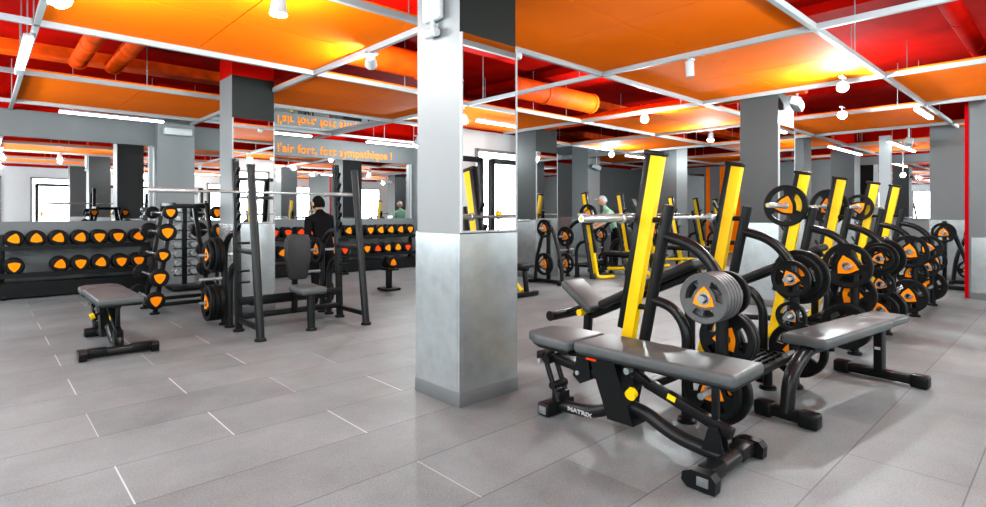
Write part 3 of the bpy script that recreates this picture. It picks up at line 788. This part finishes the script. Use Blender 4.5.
# ------------------------------------------------------------------ flat bench
o = thing('flat_bench', 'grey flat bench with two-piece pad at the right, in front of the plates', 'bench', (4.58, 1.2, 0), math.radians(-7))
MB().box((.02, 0, .487), (1.16, .29, .07), bev=.02, seg=3).build('long_pad', PAD, o)
MB().box((.79, 0, .487), (.34, .27, .065), bev=.02, seg=3).build('head_pad', PAD, o)
MB().box((.2, 0, .435), (1.4, .1, .03)).build('pad_rail', BLACK, o)
t = MB(); t.tube(fillet([(-.78, 0, .06), (-.74, 0, .3), (-.5, 0, .43), (-.3, 0, .43)], .25, 10), .045, 18); t.build('curved_leg', TUBE, o)
t = MB(); t.beam((.74, 0, .06), (.74, 0, .43), .09, .06); t.build('straight_leg', BLACK, o)
t = MB(); t.box((.694, 0, .26), (.004, .04, .02)); t.build('sticker', WHITE, o)
for x, L, y_ in ((-.78, .34, 0.0), (.74, .6, 0)):
    t = MB(); t.beam((x, -L/2, .055), (x, L/2, .055), .07, .07, bev=.01); fo = t.build('foot_bar', BLACK, o)
    for s in (-1, 1):
        MB().box((x, s*(L/2-.03), .055), (.1, .12, .1), bev=.02, seg=3).build('rubber_end', BLACK, fo)

# ------------------------------------------------------------------ dumbbell racks
def wall_rack(x0, x1, y, label, cols):
    o = thing('dumbbell_rack', label, 'rack', ((x0+x1)/2, y, 0), group='two-tier dumbbell racks'); L = x1-x0
    for (z, yy) in ((.79, .16), (.37, 0)):
        b = MB(); b.box((0, yy-.13, z), (L, .05, .03)); b.box((0, yy+.13, z), (L, .05, .03))
        for k in range(int(L/.9)+1): b.box((-L/2+.03+k*(L-.06)/int(L/.9), yy, z-.01), (.04, .34, .03))
        b.box((0, yy-.18, z-.0), (L, .015, .07)); b.build('shelf_rail', BLACK, o)
    for k in range(3):
        x = -L/2+.08+k*(L-.16)/2
        b = MB(); b.beam((x, .3, .02), (x, .22, 1.0), .06, .08); b.beam((x, -.2, .04), (x, .35, .04), .06, .06); b.beam((x, .26, .75), (x, .05, .75), .05, .05); b.beam((x, .3, .32), (x, -.1, .34), .05, .05); b.build('post', BLACK, o)
    MB().box((0, .02, .14), (L, .35, .22)).build('base_box', BLACK, o)
    return o
wall_rack(-1.7, 2.25, 11.4, 'black two-tier dumbbell rack under the mirror on the left', None)
wall_rack(3.9, 8.1, 11.4, 'black two-tier dumbbell rack under the orange wall lettering', None)
DB = dumbbell_master(.13, .1, .12, ORG, 'x', group='dumbbells on the wall racks')
DBR = dumbbell_master(.12, .1, .12, ORR, 'x', group='dumbbells on the wall racks')
used = {}
def put_db(m, loc, label, group, spin=0, rz=0):
    if m not in used: used[m] = 1; o = m
    else: o = dup(m, loc)
    o.location = loc; o.rotation_euler = (Matrix.Rotation(rz, 4, 'Z') @ Matrix.Rotation(spin, 4, 'Y')).to_euler(); o['label'] = label; o['group'] = group
    return o
def xat(px, Y):
    r = (px-493)/550; return Y*(.683+r*.730)/(.730-r*.683)
ORD = ['first', 'second', 'third', 'fourth', 'fifth', 'sixth', 'seventh', 'eighth', 'ninth', 'tenth', 'eleventh', 'twelfth', 'thirteenth', 'fourteenth']
for k, px in enumerate((14.6, 37, 59.5, 81.5, 100.5, 119.5, 140)):
    put_db(DB, (xat(px, 11.3), 11.54, .935), f'black dumbbell, {ORD[k]} from the left on the upper tier of the mirror rack', 'dumbbells on the left wall rack', random.choice((0, PI, .3)))
for k, px in enumerate((14.6, 61, 81.5, 102, 122.5, 140)):
    put_db(DB, (xat(px, 11.15), 11.38, .515), f'black dumbbell, {ORD[k]} from the left on the lower tier of the mirror rack', 'dumbbells on the left wall rack', random.choice((PI, PI, .2)))
for k in range(0):
    put_db(DB, (-.1-.28*k, 11.54, .935), f'black dumbbell on the upper tier, {ORD[k]} past the row', 'dumbbells on the left wall rack', 0)
for k in range(14):
    put_db(DBR if k < 5 else DB, (4.2+.28*k, 11.54, .925 if k < 5 else .935), f'dumbbell, {ORD[k]} from the left on the upper tier below the lettering', 'dumbbells on the rack below the lettering', random.choice((0, PI, .4)))
for k in range(13):
    if k in (7,): continue
    put_db(DBR if k % 3 == 0 else DB, (4.3+.28*k, 11.38, .505 if k % 3 == 0 else .515), f'dumbbell, {ORD[k]} place from the left on the lower tier below the lettering', 'dumbbells on the rack below the lettering', random.choice((0, PI, .4)))

# fixed barbell A-frame rack
def aframe(cx, cy, label, items, group):
    o = thing('barbell_rack', label, 'rack', (cx, cy, 0))
    for y in (-.18, .42):
        for s in (-1, 1):
            for kk, off in ((0, 0), ):
                b = MB(); b.beam((s*.42, y, .02), (s*.2, y, 1.48), .05, .07, up=(0, 1, 0)); b.build('leg', BLACK, o)
        b = MB(); b.beam((-.2, y, 1.44), (.2, y, 1.44), .05, .06); b.beam((-.42, y, .12), (.42, y, .12), .05, .05); b.build('cross_bar', BLACK, o)
    b = MB()
    for s in (-1, 1): b.beam((s*.2, -.18, 1.46), (s*.2, .42, 1.46), .05, .05); b.beam((s*.41, -.18, .08), (s*.41, .42, .08), .05, .05)
    b.build('side_bar', BLACK, o)
    fe = MB()
    for y in (-.18, .42):
        for s in (-1, 1): foot_disc(fe, s*.42, y)
    fe.build('rubber_foot', BLACK, o)
    cr = MB()
    for s in (-1, 1):
        for z in (1.35, 1.09, .79, .5, .21):
            x = s*(.42-.22*z/1.46); x2 = x+s*.1
            for y in (-.18, .42): cr.box((x+s*.06, y, z-.035), (.12, .04, .02)); cr.box((x+s*.12, y, z-.015), (.015, .04, .05))
    cr.build('cradle', BLACK, o)
    return o
aframe(2.13, 8.57, 'black A-frame rack of fixed barbells behind the left adjustable bench', None, None)
BB = dumbbell_master(.115, .09, .92, ORG, 'x', name='fixed_barbell', group='fixed barbells')
BS = dumbbell_master(.09, .08, .92, ORG, 'x', name='fixed_barbell', group='fixed barbells')
for s, nm in ((-1, 'left'), (1, 'right')):
    for k, z in enumerate((1.35, 1.09, .79, .5, .21)):
        m = BS if k in (0, 2) else BB
        put_db(m, (2.13+s*(.42-.22*z/1.46+.07), 8.69, z+.0), f'fixed barbell, {ORD[k]} from the top on the {nm} side of the A-frame rack', 'fixed barbells on the A-frame', random.choice((PI, PI+.2)))

# chrome dumbbell tower
o = thing('dumbbell_tower', 'slim tower rack holding small chrome dumbbells behind the A-frame', 'rack', (2.63, 10.7, 0))
b = MB(); b.beam((0, 0, .1), (0, 0, 1.5), .07, .07); b.box((0, 0, .05), (.5, .5, .06), bev=.01); b.build('post', BLACK, o)
b = MB()
for k in range(8):
    for s in (-1, 1): b.box((s*.09, -.02, .26+.155*k), (.14, .16, .015))
b.build('shelf', BLACK, o)
CB = dumbbell_master(.055, .06, .1, None, 'x', group='chrome dumbbells', mt=CHR)
for k in range(8):
    for s in (-1, 1):
        put_db(CB, (2.63+s*.13, 10.68, .325+.155*k), f'chrome dumbbell, {ORD[k]} from the bottom, {"left" if s < 0 else "right"} column of the slim tower', 'chrome dumbbells on the tower')

# dumbbells held or lying about
HD = dumbbell_master(.1, .085, .12, ORG, 'x', group='loose dumbbells')
put_db(HD, (4.02+.05, 6.42, 1.0), 'x', 'loose dumbbells')

# plate trees
def plate_tree(loc, rz, label, kinds, who):
    o = thing('plate_tree', label, 'plate rack', loc, rz, 'plate trees')
    for s in (-1, 1):
        b = MB(); b.tube(fillet([(0, s*.34, .03), (0, s*.3, .5), (0, s*.12, 1.0), (0, 0, 1.15)], .2), .036, 14); b.build('curved_leg', TUBE, o)
    b = MB(); b.beam((0, -.36, .05), (0, .36, .05), .07, .07); b.box((0, -.36, .04), (.3, .07, .07), bev=.01); b.box((0, .36, .04), (.3, .07, .07), bev=.01); b.build('base', BLACK, o)
    b = MB(); b.beam((0, 0, .05), (0, 0, 1.2), .06, .06); b.build('post', BLACK, o)
    R = Matrix.Rotation(rz, 4, 'Z')
    for k, (y, z, kd) in enumerate(kinds):
        h = MB(); h.cyl((-.25, y, z), (.1, y, z), .024, 14); h.build('horn', CHR, o)
        p = R @ Vector((-.12, y, z))
        place_plate(kd, (loc[0]+p.x, loc[1]+p.y, z), rz, f'plate {["at the top", "in the middle", "at the lower left", "at the lower right", "low down"][k]} of {who}', spin=.3*k, group='plates on the plate trees')
    return o
plate_tree((7.9, 6.9, 0), 0, 'black plate tree with orange-centred plates before the dark column', [(0, 1.05, 'M'), (0, .38, 'L')], 'the plate tree before the dark column')
plate_tree((12.3, 1.62, 0), 0, 'black plate tree with curved legs before the pale column at right', [(0, 1.0, 'M'), (.12, .5, 'M')], 'the plate tree before the pale column')
plate_tree((13.4, 1.3, 0), 0, 'second plate tree standing closest to the pale right-hand column', [(0, .95, 'M'), (.1, .3, 'M')], 'the tree closest to the pale column')

# dumbbell stand seen through the shoulder bench: two dumbbells on a low post
o = thing('dumbbell_stand', 'low black stand with a single dumbbell right of the shoulder bench', 'stand', (5.2, 8.2, 0))
b = MB(); b.beam((0, 0, .04), (0, 0, .36), .08, .08); b.box((0, 0, .03), (.3, .3, .04), bev=.01); b.box((0, 0, .37), (.2, .3, .03)); b.build('post', BLACK, o)
put_db(HD, (5.2, 8.2, .49), 'black dumbbell with orange badge on the low stand right of the shoulder bench', 'loose dumbbells')

# ------------------------------------------------------------------ cable machines at the front wall (seen in the mirrors)
def cable_machine(x, label):
    o = thing('cable_machine', label, 'cable machine', (x, -2.05, 0), group='cable machines at the front wall')
    b = MB()
    for s in (-1, 1):
        b.beam((s*.75, 0, .03), (s*.75, 0, 2.4), .1, .1); b.beam((s*.75, -.35, .05), (s*.75, .45, .05), .08, .08)
    b.beam((-.75, 0, 2.36), (.75, 0, 2.36), .1, .1); b.build('frame', BLACK, o)
    b = MB()
    for s in (-1, 1):
        b.cyl((s*.62, .05, .1), (s*.62, .05, 2.3), .02, 12)
    b.build('guide_rod', CHR, o)
    for s in (-1, 1):
        b = MB(); b.box((s*.75, -.2, .55), (.2, .16, .9), bev=.01); b.build('weight_stack', GREYD, o)
    b = MB(); b.cyl((-.62, .1, 1.3), (.62, .1, 1.3), .016, 12); b.build('bar', CHR, o)
    b = MB()
    for s in (-1, 1): b.box((s*.62, .07, 1.3), (.09, .1, .16), bev=.01)
    b.build('carriage', YEL, o)
    return o
cm = cable_machine(2.3, 'tall black cable machine behind the photographer at the left')
for x, l in ((4.4, 'tall cable machine at the front wall behind the near incline bench'), (6.3, 'tall cable machine at the front wall reflected in the foreground column'), (8.1, 'tall cable machine at the front wall right of the reflected one')):
    dup(cm, (x, -2.05, 0), 0, l)

# ------------------------------------------------------------------ people
def person(name, label, loc, rz, joints, rad, bones, mats, matof, head, hair=None, cap=None, group=None, hands=()):
    """joints: dict; bones: list of (a, b); matof: bone -> material index"""
    root = thing(name, label, 'person', loc, rz)
    names = list(joints); me = bpy.data.meshes.new('body')
    me.from_pydata([joints[n] for n in names], [(names.index(a), names.index(b)) for a, b in bones], [])
    ob = bpy.data.objects.new('body_tmp', me); COL.objects.link(ob)
    md = ob.modifiers.new('skin', 'SKIN'); md.use_smooth_shade = True
    lay = me.skin_vertices[0] if me.skin_vertices else None
    if lay is None:
        bpy.context.view_layer.objects.active = ob
        bmx = bmesh.new(); bmx.from_mesh(me); bmx.verts.layers.skin.verify(); bmx.to_mesh(me); bmx.free(); lay = me.skin_vertices[0]
    for i, n in enumerate(names):
        r = rad[n]; lay.data[i].radius = r if isinstance(r, tuple) else (r, r); lay.data[i].use_root = (n == 'pelvis')
    sb = ob.modifiers.new('sub', 'SUBSURF'); sb.levels = 2; sb.render_levels = 2
    dg = bpy.context.evaluated_depsgraph_get(); bme = bpy.data.meshes.new_from_object(ob.evaluated_get(dg)); bpy.data.objects.remove(ob)
    bm = bmesh.new(); bm.from_mesh(bme); bpy.data.meshes.remove(bme)
    J = {k: Vector(v) for k, v in joints.items()}
    for f in bm.faces:
        c = f.calc_center_median(); best = None
        for (a, b) in bones:
            A, B = J[a], J[b]; t = max(0, min(1, (c-A).dot(B-A)/max((B-A).length_squared, 1e-9))); d = (c-A.lerp(B, t)).length
            ra = rad[a] if not isinstance(rad[a], tuple) else max(rad[a]); d -= ra*.7
            if best is None or d < best[0]: best = (d, (a, b))
        f.material_index = matof(best[1], c); f.smooth = True
    # head: sculpted ellipsoid with brow, nose, chin, ears merged in the same mesh
    hc, hr, tilt = Vector(head[0]), head[1], head[2]
    t = bmesh.new(); bmesh.ops.create_uvsphere(t, u_segments=28, v_segments=20, radius=1)
    for v in t.verts:
        x, y, z = v.co
        w = 1-.22*max(0, -z)**1.5
        yy = y*(1.12 if y > 0 else 1.08)*hr*.86
        p = Vector((x*hr*.78*w, yy*(1-.12*max(0, -z)), z*hr*1.12))
        if y > .6 and abs(x) < .25 and -.35 < z < .15: p.y += hr*.2*(1-abs(x)/.25)*(1-abs(z+.15)/.3)       # nose
        if y > .5 and abs(abs(x)-.35) < .18 and 0 < z < .25: p.y -= hr*.07                                  # eye hollows
        if y > .5 and abs(x) < .3 and -.62 < z < -.5: p.y += hr*.05                                          # lips
        if abs(x) > .93 and abs(z) < .25 and abs(y) < .25: p.x += (.12*hr if x > 0 else -.12*hr)             # ears
        v.co = Matrix.Rotation(tilt, 3, 'X') @ p + hc
    t.verts.index_update(); vs = [v.co.copy() for v in t.verts]; fs = [[v.index for v in f.verts] for f in t.faces]; t.free()
    V = [bm.verts.new(v) for v in vs]
    for f in fs:
        q = bm.faces.new([V[i] for i in f]); q.smooth = True; q.material_index = 0
    # fingers
    for (wr, dirv, side) in hands:
        wr, dv = Vector(wr), Vector(dirv).normalized(); sd = Vector(side).normalized(); cu = dv.cross(sd)
        for k in range(5):
            L = (.05, .075, .082, .076, .06)[k]; base = wr+dv*(.02 if k == 0 else .05)+sd*(.035-.018*k if k else .04)
            d2 = (dv+sd*.7).normalized() if k == 0 else dv
            pts = [base-d2*.02, base+d2*L*.4, base+d2*L*.7+cu*L*.25, base+d2*L*.8+cu*L*.5]
            mbx = MB(); mbx.bm.free(); mbx.bm = bm; mbx.mi = 0; mbx.tube(pts, .0095, 8, .007)
    me2 = bpy.data.meshes.new('body'); bm.to_mesh(me2); bm.free()
    for m in mats: me2.materials.append(m)
    b = bpy.data.objects.new('body', me2); COL.objects.link(b); b.parent = root
    # hair
    t = bmesh.new(); bmesh.ops.create_uvsphere(t, u_segments=28, v_segments=20, radius=1)
    for v in list(t.verts):
        x, y, z = v.co
        v.co = Matrix.Rotation(tilt, 3, 'X') @ Vector((x*hr*.84, y*hr*1.02-.01, z*hr*1.2)) + hc
        v.co += Vector((random.uniform(-1, 1), random.uniform(-1, 1), random.uniform(-1, 1)))*hr*.03
    kill = [v for v in t.verts if (Matrix.Rotation(-tilt, 3, 'X') @ (v.co-hc)).z < hr*(-.62 if (Matrix.Rotation(-tilt, 3, 'X') @ (v.co-hc)).y < .2*hr else .55)]
    bmesh.ops.delete(t, geom=kill, context='VERTS')
    mh = bpy.data.meshes.new('hair'); t.to_mesh(mh); t.free(); mh.materials.append(HAIR if cap is None else cap)
    for p in mh.polygons: p.use_smooth = True
    h = bpy.data.objects.new('hair' if cap is None else 'cap', mh); COL.objects.link(h); h.parent = root
    sm = h.modifiers.new('solid', 'SOLIDIFY'); sm.thickness = .012
    if cap is not None:
        br = MB(); br.box(hc+Vector((0, hr*1.25, hr*.42)), (hr*1.3, hr*.9, .012), rot=(-.15, 0, 0), bev=.005); br.build('peak', cap, h)
    return root
# man in black, seen from behind (local +y = the way he faces)
J = dict(pelvis=(0, 0, .84), belly=(0, .0, .98), chest=(0, .03, 1.14), upper=(0, .05, 1.26), neck=(0, .07, 1.34), headb=(0, .09, 1.42),
         shl=(-.2, .05, 1.25), ell=(-.23, .03, 1.02), wrl=(-.22, .16, .82), hal=(-.22, .2, .75),
         shr=(.2, .05, 1.25), elr=(.25, .03, 1.02), wrr=(.22, .16, .84), har=(.22, .2, .77),
         hl=(-.09, 0, .8), kl=(-.11, .03, .44), al=(-.12, 0, .08), fl=(-.13, .13, .035),
         hr=(.09, 0, .8), kr=(.11, .03, .44), ar=(.12, 0, .08), fr=(.13, .13, .035))
RD = dict(pelvis=(.15, .11), belly=(.14, .1), chest=(.165, .11), upper=(.17, .1), neck=.052, headb=.05, shl=.07, ell=.045, wrl=.029, hal=(.04, .02), shr=.07, elr=.045, wrr=.029, har=(.04, .02),
          hl=.1, kl=.062, al=.045, fl=.04, hr=.1, kr=.062, ar=.045, fr=.04)
BN = [('pelvis', 'belly'), ('belly', 'chest'), ('chest', 'upper'), ('upper', 'neck'), ('neck', 'headb'), ('upper', 'shl'), ('shl', 'ell'), ('ell', 'wrl'), ('wrl', 'hal'), ('upper', 'shr'), ('shr', 'elr'), ('elr', 'wrr'), ('wrr', 'har'),
      ('pelvis', 'hl'), ('hl', 'kl'), ('kl', 'al'), ('al', 'fl'), ('pelvis', 'hr'), ('hr', 'kr'), ('kr', 'ar'), ('ar', 'fr')]
def mo(b, c):
    if b[1] in ('headb', 'wrl', 'hal', 'wrr', 'har'): return 0
    if b[1] in ('hl', 'kl', 'al', 'hr', 'kr', 'ar'): return 2
    if b[1] in ('fl', 'fr'): return 3
    return 1
SHOE = mat('dark_shoe', (.03, .03, .03), .6)
person('person', 'person in a black T-shirt standing with back to the camera behind the shoulder bench', (3.62, 7.45, 0), math.radians(10), J, RD, BN, [SKIN, TSB, TRO, SHOE], mo,
       ((0, .12, 1.47), .104, -.15), hands=(((-.22, .18, .79), (0, .4, -1), (1, 0, 0)), ((.22, .18, .81), (0, .4, -1), (-1, 0, 0))))
J2 = dict(J); J2.update(upper=(0, .16, 1.36), chest=(0, .08, 1.22), belly=(0, .0, 1.06), pelvis=(0, -.04, .92), neck=(0, .22, 1.44), headb=(0, .26, 1.52), shl=(-.18, .17, 1.36), shr=(.18, .17, 1.36),
          ell=(-.24, .3, 1.12), wrl=(-.2, .5, 1.0), hal=(-.2, .56, .98), elr=(.24, .3, 1.12), wrr=(.2, .5, 1.0), har=(.2, .56, .98), hl=(-.1, -.03, .88), hr=(.1, -.03, .88), kl=(-.11, .0, .48), kr=(.11, .0, .48))
person('person', 'person in a pale green T-shirt and light cap leaning over a rear bench', (10.95, 7.5, 0), math.radians(50), J2, RD, BN, [SKIN, TSG, TRO, SHOE], mo,
       ((0, .3, 1.62), .105, -.35), cap=WHITE, hands=(((-.2, .54, .99), (0, 1, -.2), (1, 0, 0)), ((.2, .54, .99), (0, 1, -.2), (-1, 0, 0))))
held = HD
c, s_ = math.cos(math.radians(10)), math.sin(math.radians(10))
px, py = 3.62+(-.22)*c-.24*s_, 7.45+(-.22)*s_+.24*c
held.location = (px, py, .72); held.rotation_euler = (0, 0, math.radians(10)); held['label'] = 'black dumbbell held in the left hand of the person in black'

# ------------------------------------------------------------------ world and view
wd = bpy.data.worlds.new('world'); SC.world = wd; wd.use_nodes = True
wd.node_tree.nodes['Background'].inputs[0].default_value = (.8, .8, .8, 1); wd.node_tree.nodes['Background'].inputs[1].default_value = .3
SC.view_settings.view_transform = 'Standard'; SC.view_settings.look = 'None'; SC.view_settings.gamma = 1
SC.view_settings.use_curve_mapping = False; SC.view_settings.exposure = .68
SC.cycles.use_denoising = True
SC.cycles.max_bounces = 8; SC.cycles.diffuse_bounces = 2; SC.cycles.glossy_bounces = 5
SC.cycles.sample_clamp_indirect = 6
SC.cycles.caustics_reflective = False; SC.cycles.caustics_refractive = False
